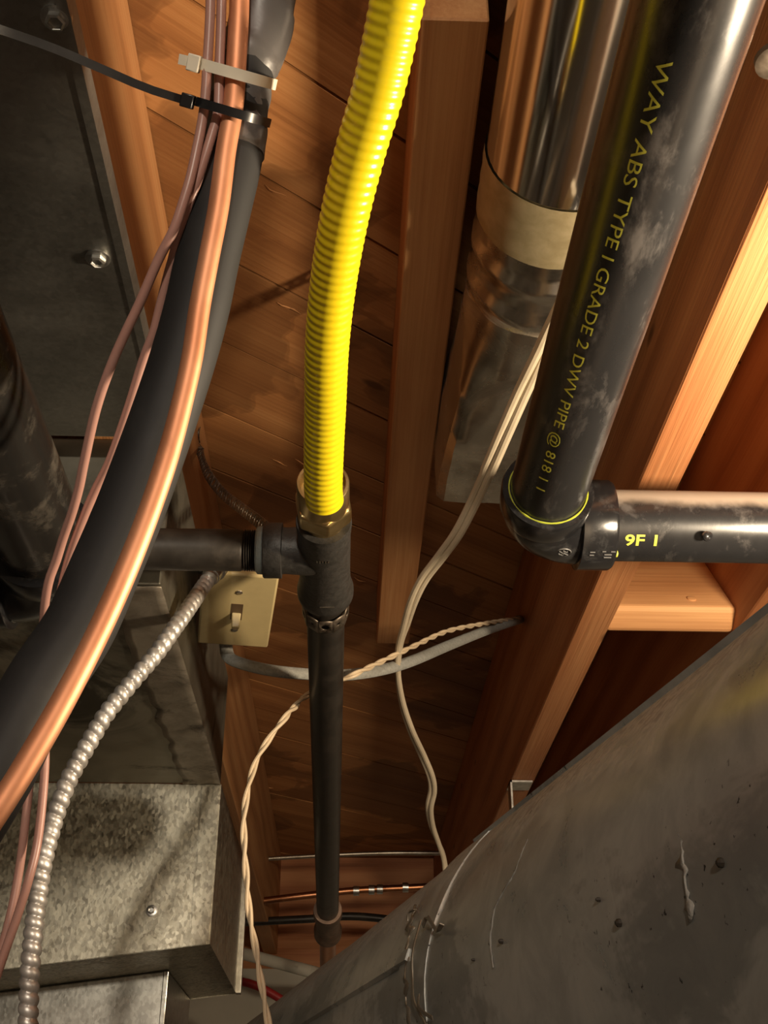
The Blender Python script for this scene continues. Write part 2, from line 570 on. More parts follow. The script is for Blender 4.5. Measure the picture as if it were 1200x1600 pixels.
# ------------------------------------------------------------------ the room
JB, DK = 0.552, 0.825          # heights above the eye: joist undersides, underside of the deck boards
FARY = 3.46
structure(MB().box((-3.2, -4.2, -0.1), (3.2, 3.8, 0)).obj('floor', 'floorc', smooth=0))
structure(MB().box((-3.2, FARY, 0), (3.2, FARY + 0.2, EYE + JB - 0.04)).obj('wall_back', 'concrete', smooth=0))
structure(MB().box((-3.3, -4.2, 0), (-3.2, 3.8, EYE + DK)).obj('wall_left', 'drywall', smooth=0))
structure(MB().box((3.2, -4.2, 0), (3.3, 3.8, EYE + DK)).obj('wall_right', 'drywall', smooth=0))
structure(MB().box((-3.2, -4.3, 0), (3.2, -4.2, EYE + DK)).obj('wall_front', 'drywall', smooth=0))
ceiling = structure(MB().box((-3.2, -4.2, EYE + DK + 0.022), (3.2, 3.8, EYE + DK + 0.06)).obj('ceiling', 'joist_red', smooth=0))

# diagonal deck boards
TH = math.radians(52)
d2 = Vector((math.sin(TH), math.cos(TH), 0)); n2 = Vector((-math.cos(TH), math.sin(TH), 0))
PW = 0.1185
pm = None
for k in range(-7, 27):
    off = 0.560 + k * PW + PW / 2
    # centre of the visible bay at x = 0.13 on this board
    y = (off + math.cos(TH) * 0.13) / math.sin(TH)
    if pm is None:
        b = MB().box((-0.62, -PW / 2 + 0.0016, 0), (0.62, PW / 2 - 0.0016, 0.02))
        pm = bpy.data.meshes.new('plank'); pm.from_pydata(b.v, [], b.f); pm.materials.append(M['plank'])
    o = bpy.data.objects.new('plank', pm); col.objects.link(o)
    o.location = (0.13, y, EYE + DK + random.uniform(0, 0.0015))
    o.rotation_euler = (random.uniform(-0.004, 0.004), 0, math.pi / 2 - TH)
    put(o, ceiling)

tag(board('floor_joist', 'joist', W(0.2825, 1.45, (JB + DK) / 2), (4.3, 0.038, DK - JB)), 'floor joist with bright ridged lower edge, pierced by the grey cable', 'joist', 'floor joists')
tag(board('floor_joist', 'joist_red', W(0.471, 1.45, (JB + DK) / 2), (4.3, 0.038, DK - JB)), 'reddish floor joist at the far end of the angled wooden block', 'joist', 'floor joists')
tag(board('floor_joist', 'joist_pale', W(-0.206, 1.45, (JB + DK) / 2), (4.3, 0.038, DK - JB)), 'floor joist beside the light switch and the copper line bundle', 'joist', 'floor joists')
tag(board('rim_joist', 'joist_red', W(0, FARY + 0.03, (JB + DK) / 2 - 0.02), (5.0, 0.04, DK - JB + 0.04), 'X'), 'dark rim joist across the far ends of the floor joists', 'joist')
tag(board('nailing_strip', 'joist_pale', W(0.0705, 1.118, DK - 0.0445), (1.14, 0.051, 0.089)), 'wooden nailing strip fixed to the deck boards behind the yellow hose', 'wood strip')
tag(board('blocking', 'joist_red', W(0.14, 0.50, DK - 0.027), (0.228, 0.038, 0.054), 'X'), 'short dark wood blocking across the end of the nailing strip', 'wood block')

# tilted block between the two right joists
A = Vector((0, 1.204, 0.576 + EYE)); B = Vector((0, 1.325, 0.732 + EYE)); Cc = Vector((0, 1.228, 0.556 + EYE))
ey = (B - A).normalized(); ez = Vector((0, ey.z, -ey.y))
bl = bpy.data.meshes.new('angled_block')
L = 0.152; wd = (B - A).length; th = 0.034
b = MB().box((-L / 2, 0, 0), (L / 2, wd, th))
bl.from_pydata(b.v, [], b.f); bl.materials.append(M['block'])
o = bpy.data.objects.new('angled_block', bl); col.objects.link(o)
rm = Matrix((Vector((1, 0, 0)), ey, -ez if False else Vector((1, 0, 0)).cross(ey))).transposed().to_4x4()
o.matrix_world = Matrix.Translation(Vector((0.3005 + L / 2, A.y, A.z))) @ rm
# make sure thickness goes away from the eye
if (rm @ Vector((0, 0, 1))).y < 0:
    for v in bl.vertices:
        v.co.z = -v.co.z
    bm = bmesh.new(); bm.from_mesh(bl); bmesh.ops.recalc_face_normals(bm, faces=bm.faces); bm.to_mesh(bl); bm.free()
md = o.modifiers.new('bevel', 'BEVEL'); md.width = 0.006; md.segments = 3
tag(o, 'pale angled wooden block wedged between two floor joists', 'wood block')
nh = MB().lathe(Vector((0.405, A.y, A.z)) + ey * 0.022, -ey.cross(Vector((1, 0, 0))), [(-0.004, 0.0055), (0.0015, 0.0055), (0.002, 0.004)], 16)
nh.obj('nail_head', 'block', o)

# ------------------------------------------------------------------ sheet metal on the left
def screw(pos, nrm, parent, r=0.0055):
    nrm = Vector(nrm).normalized()
    s = MB().lathe(pos, nrm, [(-0.002, r * 1.5), (0.0012, r * 1.5), (0.0016, r * 1.1)], 20)
    s.lathe(pos, nrm, [(0.001, r), (0.0045, r), (0.0052, r * 0.75), (0.0035, r * 0.6), (0.0035, 0.0002)], 6)
    return s.obj('screw', 'screw', parent, smooth=25)


t = thing('panned_duct', W(-0.5, 0.4, 0.53), 'dark flat sheet metal duct with hex screws above the copper lines', 'duct')
dmb = MB().box(W(-0.85, -0.5, 0.53), W(-0.153, 0.80, 0.5505))
dmb.obj('sheet', 'dark_sheet', t, smooth=0, bevel=0.002)
e = MB().box(W(-0.1575, -0.5, 0.5285), W(-0.1515, 0.80, 0.545)).obj('folded_edge', 'dark_sheet', t, smooth=0)
for q in ((88, 27), (153, 403)):
    screw(at_h(*q, 0.53), (0, 0, -1), t)

t = thing('sheet_metal_duct', W(-0.5, 1.1, 0.412), 'grimy sheet metal trunk duct behind the armoured cable', 'duct')
MB().box(W(-0.9, 0.833, 0.412), W(-0.151, 1.372, 0.5505)).obj('sheet', 'trunk_sheet', t, smooth=0, bevel=0.0015)
fm = MB()
rows = []
for i in range(60):
    y = 0.835 + 0.535 * i / 59
    w0 = 0.045 + 0.006 * noise.noise(Vector((y * 30, 0, 0)))
    row = []
    for j in range(7):
        x = -0.1505 - w0 * j / 6
        row.append(W(x, y, 0.4112 - 0.0013 * abs(noise.noise(Vector((x * 160, y * 120, 3))))))
    rows.append(row)
fm.add(sum(rows, []), [(i * 7 + j, i * 7 + j + 1, i * 7 + j + 8, i * 7 + j + 7) for i in range(59) for j in range(6)])
fm.obj('foil_tape', 'foil_grimy', t, solid=0.0006)

t = thing('plenum', W(-0.5, 1.55, 0.2), 'spangled galvanised plenum box under the grimy trunk duct', 'duct')
# upper box: the front sheet dips slightly to the left
hl, hr, ht = 0.170, 0.229, 0.4115
xl, xr = -0.62, -0.150
y0, y1 = 1.3725, 1.762
vs = [W(xl, y0, hl), W(xr, y0, hr), W(xr, y0, ht), W(xl, y0, ht), W(xl, y1, hl), W(xr, y1, hr - 0.002), W(xr, y1, ht), W(xl, y1, ht)]
MB().add(vs, [(0, 1, 2, 3), (1, 5, 6, 2), (5, 4, 7, 6), (4, 0, 3, 7), (3, 2, 6, 7)]).obj('sheet_panel', 'galv', t, smooth=0)
MB().add([W(xl, y0 + 0.001, hl + .002), W(xr - .001, y0 + 0.001, hr + .002), W(xr - .001, y1, hr), W(xl, y1, hl)], [(0, 1, 2, 3)]).obj('underside', 'galv', t, smooth=0, solid=0.001)
# standing seam beside the corner, corner flange, bottom hem
MB().box(W(xr - 0.0225, y0 - 0.0018, hr + 0.004), W(xr - 0.0015, y0 + 0.001, ht - 0.003)).obj('seam_strip', 'galv', t, smooth=0)
MB().add([W(xl, y0 - .002, hl), W(xr - .004, y0 - .002, hr), W(xr - .004, y0 - .002, hr + .018), W(xl, y0 - .002, hl + .02),
          W(xl, y0, hl), W(xr - .004, y0, hr), W(xr - .004, y0, hr + .018), W(xl, y0, hl + .02)],
         [(0, 1, 2, 3), (0, 4, 5, 1), (1, 5, 6, 2), (2, 6, 7, 3)]).obj('bottom_hem', 'galv', t, smooth=0)
MB().box(W(xr - .001, y1 - 0.012, hr - 0.003), W(xr + 0.007, y1 + .001, ht)).obj('corner_flange', 'galv_plain', t, smooth=0, bevel=0.001)
screw(at_Y(237, 1423, y0 - 0.0005), (0, -1, 0), t, 0.0042)
t = thing('furnace_cabinet', W(-0.5, 1.65, -1.6), 'plain grey furnace cabinet below the spangled plenum box', 'furnace')
MB().add([(-0.60, 1.51, 0), (-0.214, 1.51, 0), (-0.214, 1.755, 0), (-0.60, 1.755, 0), W(-0.60, 1.51, 0.1715), W(-0.214, 1.51, 0.2205), W(-0.214, 1.755, 0.2195), W(-0.60, 1.755, 0.1705)],
         [(0, 3, 2, 1), (4, 5, 6, 7), (0, 1, 5, 4), (1, 2, 6, 5), (2, 3, 7, 6), (3, 0, 4, 7)]).obj('cabinet', 'galv_plain', t, smooth=0, bevel=0.0015)
MB().box((-0.219, 1.5085, 0), (-0.2125, 1.516, EYE + 0.22)).obj('corner_strip', 'galv_plain', t, smooth=0, bevel=0.001)

# ------------------------------------------------------------------ bright round duct with its boot
RX, RH, RR = 0.1655, 0.70, 0.0635
t = thing('supply_duct', W(RX, 0.7, RH - RR), 'bright round metal duct with gold foil tape and a flattened boot', 'duct')


def circ(y, r, n=48, jit=0.0, cx=RX, ch=RH, sq=0.0, hw=None, hh=None):
    out = []
    for j in range(n):
        a = 2 * math.pi * j / n
        ca, sa = math.cos(a), math.sin(a)
        x, z = ca * r, sa * r
        if sq:
            mx = max(abs(ca) / hw, abs(sa) / hh)
            rx, rz = ca / mx, sa / mx
            x, z = x * (1 - sq) + rx * sq, z * (1 - sq) + rz * sq
        nn = 1 + jit * noise.noise(Vector((ca * 3, sa * 3, y * 22)))
        out.append(W(cx + x * nn, y, ch + z * nn))
    return out


yb0, yb1 = 0.638, 0.702
MB().rings([circ(y, RR) for y in (-0.4, 0.0, 0.3, yb0 + 0.01)]).obj('round_pipe', 'shiny', t)
MB().rings([circ(yb0 + (yb1 - yb0) * i / 6, RR + 0.0012 + 0.0006 * (i % 2), jit=0.012 if i in (5, 6) else 0.004) for i in range(7)], caps=False).obj('foil_tape', 'tape', t)
cr = []
for i in range(16):
    y = 0.695 + (0.80 - 0.695) * i / 15
    r = RR - 0.001
    if i in (5, 6): r += 0.0035
    if i in (11, 12): r += 0.003
    cr.append(circ(y, r, jit=0.018 if i > 3 else 0.008))
MB().rings(cr, caps=False).obj('crimped_collar', 'shiny_dull', t)
bo = []
for i in range(24):
    u = i / 23
    y = 0.79 + (1.115 - 0.79) * u
    s = min(1, u * 1.5) ** 1.3
    bo.append(circ(y, RR + 0.001, jit=0.045 * (1 - 0.4 * s), sq=s * 0.93, hw=0.066, hh=0.058, cx=RX - 0.004 * u, ch=RH + 0.018 * u))
MB().rings(bo).obj('boot', 'shiny_dull', t)

# ------------------------------------------------------------------ ABS drain on the right
AX, AH, AR = 0.157, 0.475, 0.03015
AY = 0.836


def wrap_text(txt, size, mapper, name, mat, parent, stretch=1.0, bold=0.0, width=None):
    cu = bpy.data.curves.new(name, 'FONT')
    cu.body = txt; cu.size = size; cu.offset = bold
    cu.resolution_u = 3
    o = bpy.data.objects.new(name, cu); col.objects.link(o)
    dg = bpy.context.evaluated_depsgraph_get()
    me = bpy.data.meshes.new_from_object(o.evaluated_get(dg))
    bpy.data.objects.remove(o); bpy.data.curves.remove(cu)
    xs = [v.co.x for v in me.vertices]
    x0, x1 = min(xs), max(xs)
    bm = bmesh.new(); bm.from_mesh(me)
    bmesh.ops.triangulate(bm, faces=bm.faces)
    k = (width / (x1 - x0)) if width else stretch
    for q in range(-2, 14):
        bmesh.ops.bisect_plane(bm, geom=bm.verts[:] + bm.edges[:] + bm.faces[:], plane_co=(0, q * 0.001, 0), plane_no=(0, 1, 0))
    for v in bm.verts:
        v.co = mapper((v.co.x - x0) * k, v.co.y)
    bm.to_mesh(me); bm.free()
    me.materials.clear(); me.materials.append(M[mat])
    q = bpy.data.objects.new(name, me); col.objects.link(q)
    q.name = name
    put(q, parent)
    return q


def elbow(parent, cx, cy, h, side, R=AR):
    """short ninety: inlet hub faces -Y, outlet hub faces side*X; (cx,cy) is where the pipe axes cross"""
    ro = R + 0.0045
    br = 0.036                       # bend radius
    mb = MB(); rs = []
    for i in range(15):
        a = math.pi / 2 * i / 14
        c = W(cx + side * br * (1 - math.cos(a)), cy - br + br * math.sin(a), h)
        rad = Vector((-side * math.cos(a), math.sin(a), 0))
        rs.append([c + (rad * math.cos(2 * math.pi * j / 36) + Vector((0, 0, 1)) * math.sin(2 * math.pi * j / 36)) * (ro - 0.001) for j in range(36)])
    mb.rings(rs)
    mb.obj('elbow_body', 'abs_fit', parent)
    h1 = MB().lathe(W(cx, cy - br + 0.002, h), (0, -1, 0), [(-0.004, ro), (0, ro + 0.0015), (0.020, ro + 0.0025), (0.0225, ro + 0.0018), (0.0225, R - .001), (0.010, R - .001)], 48)
    h1.obj('hub', 'abs_fit', parent)
    h2 = MB().lathe(W(cx + side * (br - 0.002), cy, h), (side, 0, 0), [(-0.003, ro + 0.001), (-0.002, ro + 0.0035), (0.024, ro + 0.0035), (0.0265, ro + 0.002), (0.0265, R - .001), (0.010, R - .001)], 48)
    h2.obj('hub', 'abs_fit', parent)
    return br


t = thing('drain_pipe', W(AX, AY, AH - AR), 'black plastic drain pipe with yellow lettering turning under a joist', 'pipe')
br = elbow(t, AX, AY, AH, 1)
pp = MB().lathe(W(AX, AY - br - 0.008, AH), (0, -1, 0), [(0, AR), (1.3, AR)], 64).obj('pipe_run', 'abs', t)
px = MB().lathe(W(AX + br + 0.012, AY, AH), (1, 0, 0), [(0, AR), (1.5, AR)], 64).obj('pipe_run', 'abs', t)
# cement beads in the hub mouths
tor = MB(); rs = []
hy = AY - br - 0.0205
for j in range(48):
    a = 2 * math.pi * j / 48
    c = Vector((math.cos(a), 0, math.sin(a)))
    rr_ = 0.0009 * (0.7 + 0.9 * noise.noise(Vector((math.cos(a) * 3, math.sin(a) * 3, 0))))
    rs.append([W(AX, hy, AH) + c * (AR + 0.0012 + math.cos(q * math.pi / 3) * rr_) + Vector((0, math.sin(q * math.pi / 3) * rr_ * 1.2, 0)) for q in range(6)])
tor.rings(rs, closed=True).obj('cement_bead', 'cement', t)
MB().lathe(W(AX + br + 0.025, AY - 0.008, AH - AR - 0.001), (1, 0, 0), [(-0.002, 0.001), (-0.001, 0.0032), (0.0012, 0.003), (0.002, 0.001)], 12).obj('cement_drip', 'print', t)


def on_abs_y(s0, ang0):
    def f(x, y):
        a = ang0 + y / AR           # angle from straight down towards +X
        return W(AX + math.sin(a) * (AR + 0.0003), s0 + x, AH - math.cos(a) * (AR + 0.0003))
    return f


wrap_text('WAY ABS TYPE I GRADE 2 DWV PIPE @ 818 1 1', 0.0105, on_abs_y(0.352, -0.62), 'lettering', 'print', pp, width=0.385)


def on_abs_x(s0, ang0):
    def f(x, y):
        a = ang0 + y / AR           # angle from straight down towards -Y (towards the eye)
        return W(s0 + x, AY - math.sin(a) * (AR + 0.0003), AH - math.cos(a) * (AR + 0.0003))
    return f


xt = at_Y(976, 832, AY - 0.02).x
wrap_text('9F 1', 0.0135, on_abs_x(xt, 0.50), 'lettering', 'print', px, width=0.0265, bold=0.0003)
# moulded emblem: ring with strokes on the elbow belly
ec = W(AX + 0.017, AY - 0.012, AH - AR - 0.0035)
em = MB()
pts = [ec + Vector((math.cos(2 * math.pi * j / 24) * 0.0062, math.sin(2 * math.pi * j / 24) * 0.0062, 0.0008)) for j in range(24)]
rs = []
for j in range(24):
    p = pts[j]; r0 = (p - ec); r0.z = 0; r0.normalize()
    rs.append([p + r0 * 0.0005, p + Vector((0, 0, -0.0007)), p - r0 * 0.0005, p + Vector((0, 0, 0.0006))])
em.rings(rs, closed=True)
for a, b_ in (((-4, -3), (4, 3)), ((-4, 1), (0, 4)), ((-1, -4), (3, -1)), ((-3, 3), (3, -3)), ((0, -4), (0, 4))):
    p = ec + Vector((a[0], a[1], 0)) * 0.001; q = ec + Vector((b_[0], b_[1], 0)) * 0.001
    tube(em, [p, q], 0.00045, 6)
em.obj('moulded_emblem', 'mark', t)
mk = MB()
for i, (x, w_, a) in enumerate(((0.006, .010, .30), (0.006, .010, .38), (0.004, .005, .46), (0.011, .006, .46), (-.006, .006, .36), (-.006, .007, .44))):
    cx = AX + br + 0.008 + x
    rr2 = AR + 0.0083
    p0 = W(cx, AY - math.sin(a) * rr2, AH - math.cos(a) * rr2)
    tube(mk, [p0, p0 + Vector((w_ * 0.6, 0, 0))], 0.0005, 6)
mk.obj('moulded_lettering', 'mark', t)
# small raised nub and scratch on the pipe
nb = MB().lathe(at_Y(1106, 838, AY - AR + 0.002), (0, -0.85, -0.5), [(-0.003, 0.0042), (0.001, 0.0040), (0.002, 0.0025), (0.0012, 0.001)], 14).obj('nub', 'abs', t)

# ------------------------------------------------------------------ ABS pipe on the left
LX, LH = -0.207, 0.372
t = thing('vent_pipe', W(LX, 0.74, LH - AR), 'smudged black plastic pipe ending in an elbow beneath the dark duct', 'pipe')
elbow(t, LX, 0.742, LH, -1)
MB().lathe(W(LX, 0.70, LH), (0, -1, 0), [(0, AR), (1.2, AR)], 64).obj('pipe_run', 'abs_left', t)
MB().lathe(W(LX - 0.045, 0.742, LH), (-1, 0, 0), [(0, AR), (0.5, AR)], 48).obj('pipe_run', 'abs_left', t)

# ------------------------------------------------------------------ gas pipe, tee, yellow hose
GX, GY, GH, GR = -0.020, 0.806, 0.43, 0.0167
tee_c = W(GX, GY, GH)
t = thing('gas_tee', W(GX, GY, GH - 0.03), 'black iron pipe tee below the brass hose fitting', 'pipe tee')
mb = MB().lathe(tee_c, (0, 1, 0), [(-0.050, 0.0165), (-0.050, 0.0208), (-0.047, 0.0213), (-0.030, 0.0205), (-0.02, 0.0205), (0.03, 0.0205), (0.050, 0.0212), (0.066, 0.0238), (0.072, 0.0238), (0.074, 0.0225), (0.074, 0.0165)], 48)
mb.obj('run_body', 'iron_rough', t)
mb = MB().lathe(tee_c, (-1, 0, 0), [(0.0, 0.0195), (0.015, 0.0195), (0.030, 0.0185), (0.033, 0.0188), (0.0335, 0.0222), (0.047, 0.0222), (0.048, 0.0215), (0.048, 0.016)], 48)
mb.obj('branch', 'iron_rough', t)
MB().lathe(tee_c, (-1, 0, 0), [(0.0475, 0.0178), (0.049, 0.0192), (0.0525, 0.0190), (0.054, 0.0172)], 32).obj('sealant_ring', 'dope', t)
lm = MB()
for p, q in (((-.004, 0.056, -.0225), (.008, 0.056, -.0222)),):
    tube(lm, [tee_c + Vector(p), tee_c + Vector(q)], 0.0006, 6)
lm.obj('cast_mark', 'steel', t)
lm = MB()
for q in range(5):
    tube(lm, [tee_c + Vector((-.005 + q * .0022, -.022, -.0205)), tee_c + Vector((-.005 + q * .0022, -.0195 + (q % 2) * .001, -.0205))], 0.00045, 6)
lm.obj('cast_lettering', 'steel', t)['kind'] = 'stuff'

t = thing('gas_pipe', W(-0.15, 0.81, GH - GR), 'black iron gas pipe running level from the tee past the switch', 'pipe', 'black iron gas pipes')
thr = [(0.0465, 0.0150)]
for q in range(6):
    thr += [(0.0535 + q * 0.0018, 0.0166), (0.0544 + q * 0.0018, 0.0152)]
thr += [(0.066, 0.0167), (0.9, 0.0167)]
MB().lathe(tee_c, (-1, 0, -0.004), thr, 48).obj('pipe_run', 'iron', t)

g0 = W(GX, GY + 0.07, GH); g1 = at_h(512, 1425, 0.355)
t = thing('gas_pipe', g0, 'black iron gas pipe receding from the tee to a small rusty fitting', 'pipe', 'black iron gas pipes')
gd = (g1 - g0).normalized()
MB().lathe(g0, gd, [(0, GR), ((g1 - g0).length, GR)], 48).obj('pipe_run', 'iron', t)
t = thing('pipe_coupling', g1, 'rusty brown cast fitting at the far end of the gas pipe', 'pipe fitting')
MB().lathe(g1 - gd * 0.012, gd, [(0, 0.0165), (0, 0.0215), (0.02, 0.0225), (0.03, 0.0195), (0.10, 0.0195), (0.112, 0.0225), (0.135, 0.0225), (0.137, 0.012)], 32).obj('fitting_body', 'rust', t)
MB().lathe(g1 + gd * 0.125, (gd + Vector((0, 0, -0.10))).normalized(), [(0, 0.0135), (0.5, 0.0135)], 24).obj('nipple', 'old_copper', t)

# brass fitting
t = thing('hose_fitting', W(GX, GY - 0.06, GH - 0.02), 'brass hexagonal nut joining the yellow hose to the tee', 'fitting')
nz = W(GX, GY - 0.048, GH)
MB().lathe(nz, (0, -1, 0), [(-0.004, 0.0155), (0.010, 0.0158), (0.010, 0.0175), (0.014, 0.0178)], 40).obj('adapter', 'brass', t)
MB().lathe(nz, (0, -1, 0), [(-0.0035, 0.0163), (-0.001, 0.0178), (0.0015, 0.0165)], 32).obj('sealant_ring', 'dope', t)
hx = MB().lathe(nz, (0, -1, 0), [(0.010, 0.0195), (0.013, 0.0225), (0.029, 0.0225), (0.032, 0.0198)], 6, phase=math.radians(10))
hx.obj('hex_nut', 'brass', t, smooth=20, bevel=0.0022)
MB().lathe(nz, (0, -1, 0), [(0.028, 0.0192), (0.055, 0.0190), (0.056, 0.0184), (0.056, 0.0165), (0.045, 0.0160)], 48).obj('collar', 'brass', t)

hp = [at_d(507, 782, 0.812), at_d(505, 760, 0.800), at_d(506, 700, 0.770), at_d(508, 640, 0.742), at_d(511, 540, 0.698), at_d(521, 440, 0.662), at_d(538, 340, 0.630),
      at_d(562, 240, 0.605), at_d(593, 132, 0.582), at_d(621, 0, 0.560), at_d(650, -160, 0.54), at_d(690, -420, 0.53)]
path = spline(hp, 0.0007)
pitch = 0.0054
hm = MB()


def hose_r(i, s, th):
    ph = (s / pitch) % 1.0
    return 0.0133 + 0.00025 * math.cos(2 * math.pi * ph)


tube(hm, path, hose_r, 40)
t = tag(hm.obj('gas_hose', 'yellow', smooth=80), 'bright yellow corrugated gas hose rising from the brass nut', 'hose')

# ------------------------------------------------------------------ line set
cop = [(374, -140, .600), (374, 0, .598), (369, 100, .596), (364, 170, .592), (353, 235, .588), (342, 320, .584), (327, 400, .578), (312, 480, .572), (300, 560, .566), (282, 640, .558),
       (260, 720, .548), (233, 800, .537), (206, 870, .526), (176, 940, .515), (138, 1020, .502), (96, 1100, .488), (50, 1180, .474), (10, 1245, .462), (-60, 1350, .445), (-160, 1500, .43)]
path = spline([at_d(*c) for c in cop], 0.005)
cm = MB(); tube(cm, path, lambda i, s, th: 0.0053 + 0.00006 * math.sin(s * 90), 20)
tag(cm.obj('copper_pipe', 'copper'), 'bare copper refrigerant pipe curving in front of black foam tube', 'pipe')
ins = [(428, -120, .632), (412, 0, .630), (401, 60, .627), (379, 120, .623), (371, 165, .619), (362, 240, .614), (344, 320, .608), (325, 400, .602), (308, 480, .596), (286, 560, .589), (260, 640, .581),
       (232, 720, .572), (202, 800, .561), (170, 876, .550), (124, 980, .534), (70, 1062, .518), (32, 1130, .506), (-8, 1210, .493), (-70, 1310, .478), (-170, 1460, .46)]
path = spline([at_d(*c) for c in ins], 0.005)
im = MB()


def ins_r(i, s, th):
    r = 0.0167 * (1 + 0.012 * noise.noise(Vector((s * 14, math.cos(th), math.sin(th)))))
    return r


tube(im, path, ins_r, 32)
t = tag(im.obj('insulated_pipe', 'foam'), 'thick black foam insulated pipe behind the bare copper pipe', 'pipe')
path_w = spline([at_d(*c) for c in ins[:6]], 0.0025)


def wrap_r(i, s, th):
    ph = (s / 0.030 + th / (2 * math.pi)) % 1.0
    r = 0.0172 + 0.0011 * (1 - ph) + 0.0008 * noise.noise(Vector((s * 60, math.cos(th) * 2, math.sin(th) * 2)))
    sl = s_tie
    for q in sl:
        r -= 0.0022 * math.exp(-((s - q) / 0.006) ** 2)
    return r


acc = 0.0; s_tie = []
tot = [0.0]
for a, b_ in zip(path_w, path_w[1:]):
    tot.append(tot[-1] + (b_ - a).length)
for target in (at_d(379, 120, .623), at_d(369, 178, .618)):
    j = min(range(len(path_w)), key=lambda q: (path_w[q] - target).length)
    s_tie.append(tot[j])
wm = MB(); tube(wm, path_w, wrap_r, 32)
wm.obj('tape_wrap', 'greytape', t)

w1 = [(329, -140, .590), (329, 0, .590), (324, 100, .590), (320, 160, .590), (314, 200, .590), (306, 240, .588), (297, 280, .586), (285, 320, .585), (271, 360, .585), (248, 405, .588), (218, 474, .594),
      (196, 520, .598), (172, 575, .603), (150, 640, .61), (132, 720, .62), (124, 760, .626), (113, 800, .632), (99, 840, .64), (88, 876, .646), (76, 910, .65), (69, 960, .66), (66, 1040, .68), (69, 1120, .69), (70, 1200, .69), (60, 1307, .68), (46, 1370, .67), (26, 1435, .665), (5, 1495, .66), (-30, 1600, .65)]
w2 = [(346, -140, .594), (346, 0, .594), (343, 100, .594), (341, 172, .592), (334, 200, .592), (322, 240, .591), (309, 280, .591), (292, 325, .592), (280, 360, .594), (271, 400, .597), (262, 432, .6), (250, 480, .604),
      (240, 520, .607), (224, 562, .611), (200, 640, .618), (172, 720, .626), (152, 760, .632), (134, 800, .638), (119, 840, .644), (106, 880, .65), (94, 930, .656), (78, 1000, .67), (62, 1100, .685), (49, 1200, .69), (40, 1280, .685), (30, 1360, .68), (14, 1440, .67), (-12, 1530, .66)]
for pts, lab in ((w1, 'rosy control cable bowing farthest from the foam tube'), (w2, 'rosy control cable lying close along the foam tube')):
    p_ = spline([at_d(*c) for c in pts], 0.005)
    q = MB(); tube(q, p_, 0.0026, 12)
    tag(q.obj('control_cable', 'pinkwire'), lab, 'cable', 'rosy control cables')

# zip ties
def tie(lab, ctr, ex, ey_, a, b_, width, mat, head, tail, name='zip_tie'):
    """loop in the plane (ex, ey_) around ctr with half-axes a, b_"""
    t = thing(name, ctr, lab, 'zip tie', 'zip ties on the pipe bundle')
    ax = ex.cross(ey_).normalized()
    loop = []
    for j in range(48):
        th = 2 * math.pi * j / 48
        c, s = math.cos(th), math.sin(th)
        e = 0.62
        loop.append(ctr + ex * a * math.copysign(abs(c) ** e, c) + ey_ * b_ * math.copysign(abs(s) ** e, s))
    m_ = MB(); ribbon(m_, loop, ax, width, 0.0014, True)
    m_.obj('band', mat, t)
    hd, hdir = head
    hdir = (hdir - ax * hdir.dot(ax)).normalized()
    nn = ax.cross(hdir)
    q = MB().prism([hd + ax * width * .75 + nn * .0028 - hdir * .003, hd - ax * width * .75 + nn * .0028 - hdir * .003, hd - ax * width * .75 - nn * .0028 - hdir * .003, hd + ax * width * .75 - nn * .0028 - hdir * .003], hdir * 0.0065)
    q.obj('head', mat, t, bevel=0.0006)
    q = MB(); ribbon(q, tail, ax, width * 0.9, 0.0013)
    q.obj('tail', mat, t)
    return t


def basis(p, q):
    ex = (q - p).normalized()
    vdir = ((p + q) / 2 - Vector((0, 0, EYE))).normalized()
    ey_ = (vdir - ex * vdir.dot(ex)).normalized()
    return ex, ey_


p, q = at_d(318, 101, .612), at_d(425, 131, .612)
ex, ey_ = basis(p, q)
tie('white zip tie with stubby tail around the pipe bundle', (p + q) / 2, ex, ey_, (q - p).length / 2, 0.0275, 0.0056, 'nylon',
    (at_d(304, 99, .588), -ex), [at_d(306, 100, .590), at_d(292, 95, .589), at_d(279, 92, .588)])
p, q = at_d(312, 160, .608), at_d(416, 191, .608)
ex, ey_ = basis(p, q)
tie('black zip tie with a long stray tail around the pipe bundle', (p + q) / 2, ex, ey_, (q - p).length / 2, 0.0262, 0.0046, 'blacknylon',
    (at_d(294, 158, .585), -ex), spline([at_d(300, 160, .586), at_d(230, 138, .578), at_d(160, 108, .566), at_d(80, 74, .55), at_d(0, 46, .535), at_d(-60, 26, .52)], 0.01))

# ------------------------------------------------------------------ switch and armoured cable
SC = at_h(370, 952, 0.48)
SR = Matrix.Rotation(math.radians(8), 3, 'Z') @ Matrix.Rotation(math.radians(-12), 3, 'X')


def sw(x, y, z):
    return SC + SR @ Vector((x, y, z))


t = thing('light_switch', SC, 'ivory toggle light switch hanging beside the joist', 'light switch')


def sbox(x0, x1, y0, y1, z0, z1):
    return MB().add([sw(x, y, z) for z in (z0, z1) for (x, y) in ((x0, y0), (x1, y0), (x1, y1), (x0, y1))], [(0, 3, 2, 1), (4, 5, 6, 7), (0, 1, 5, 4), (1, 2, 6, 5), (2, 3, 7, 6), (3, 0, 4, 7)])


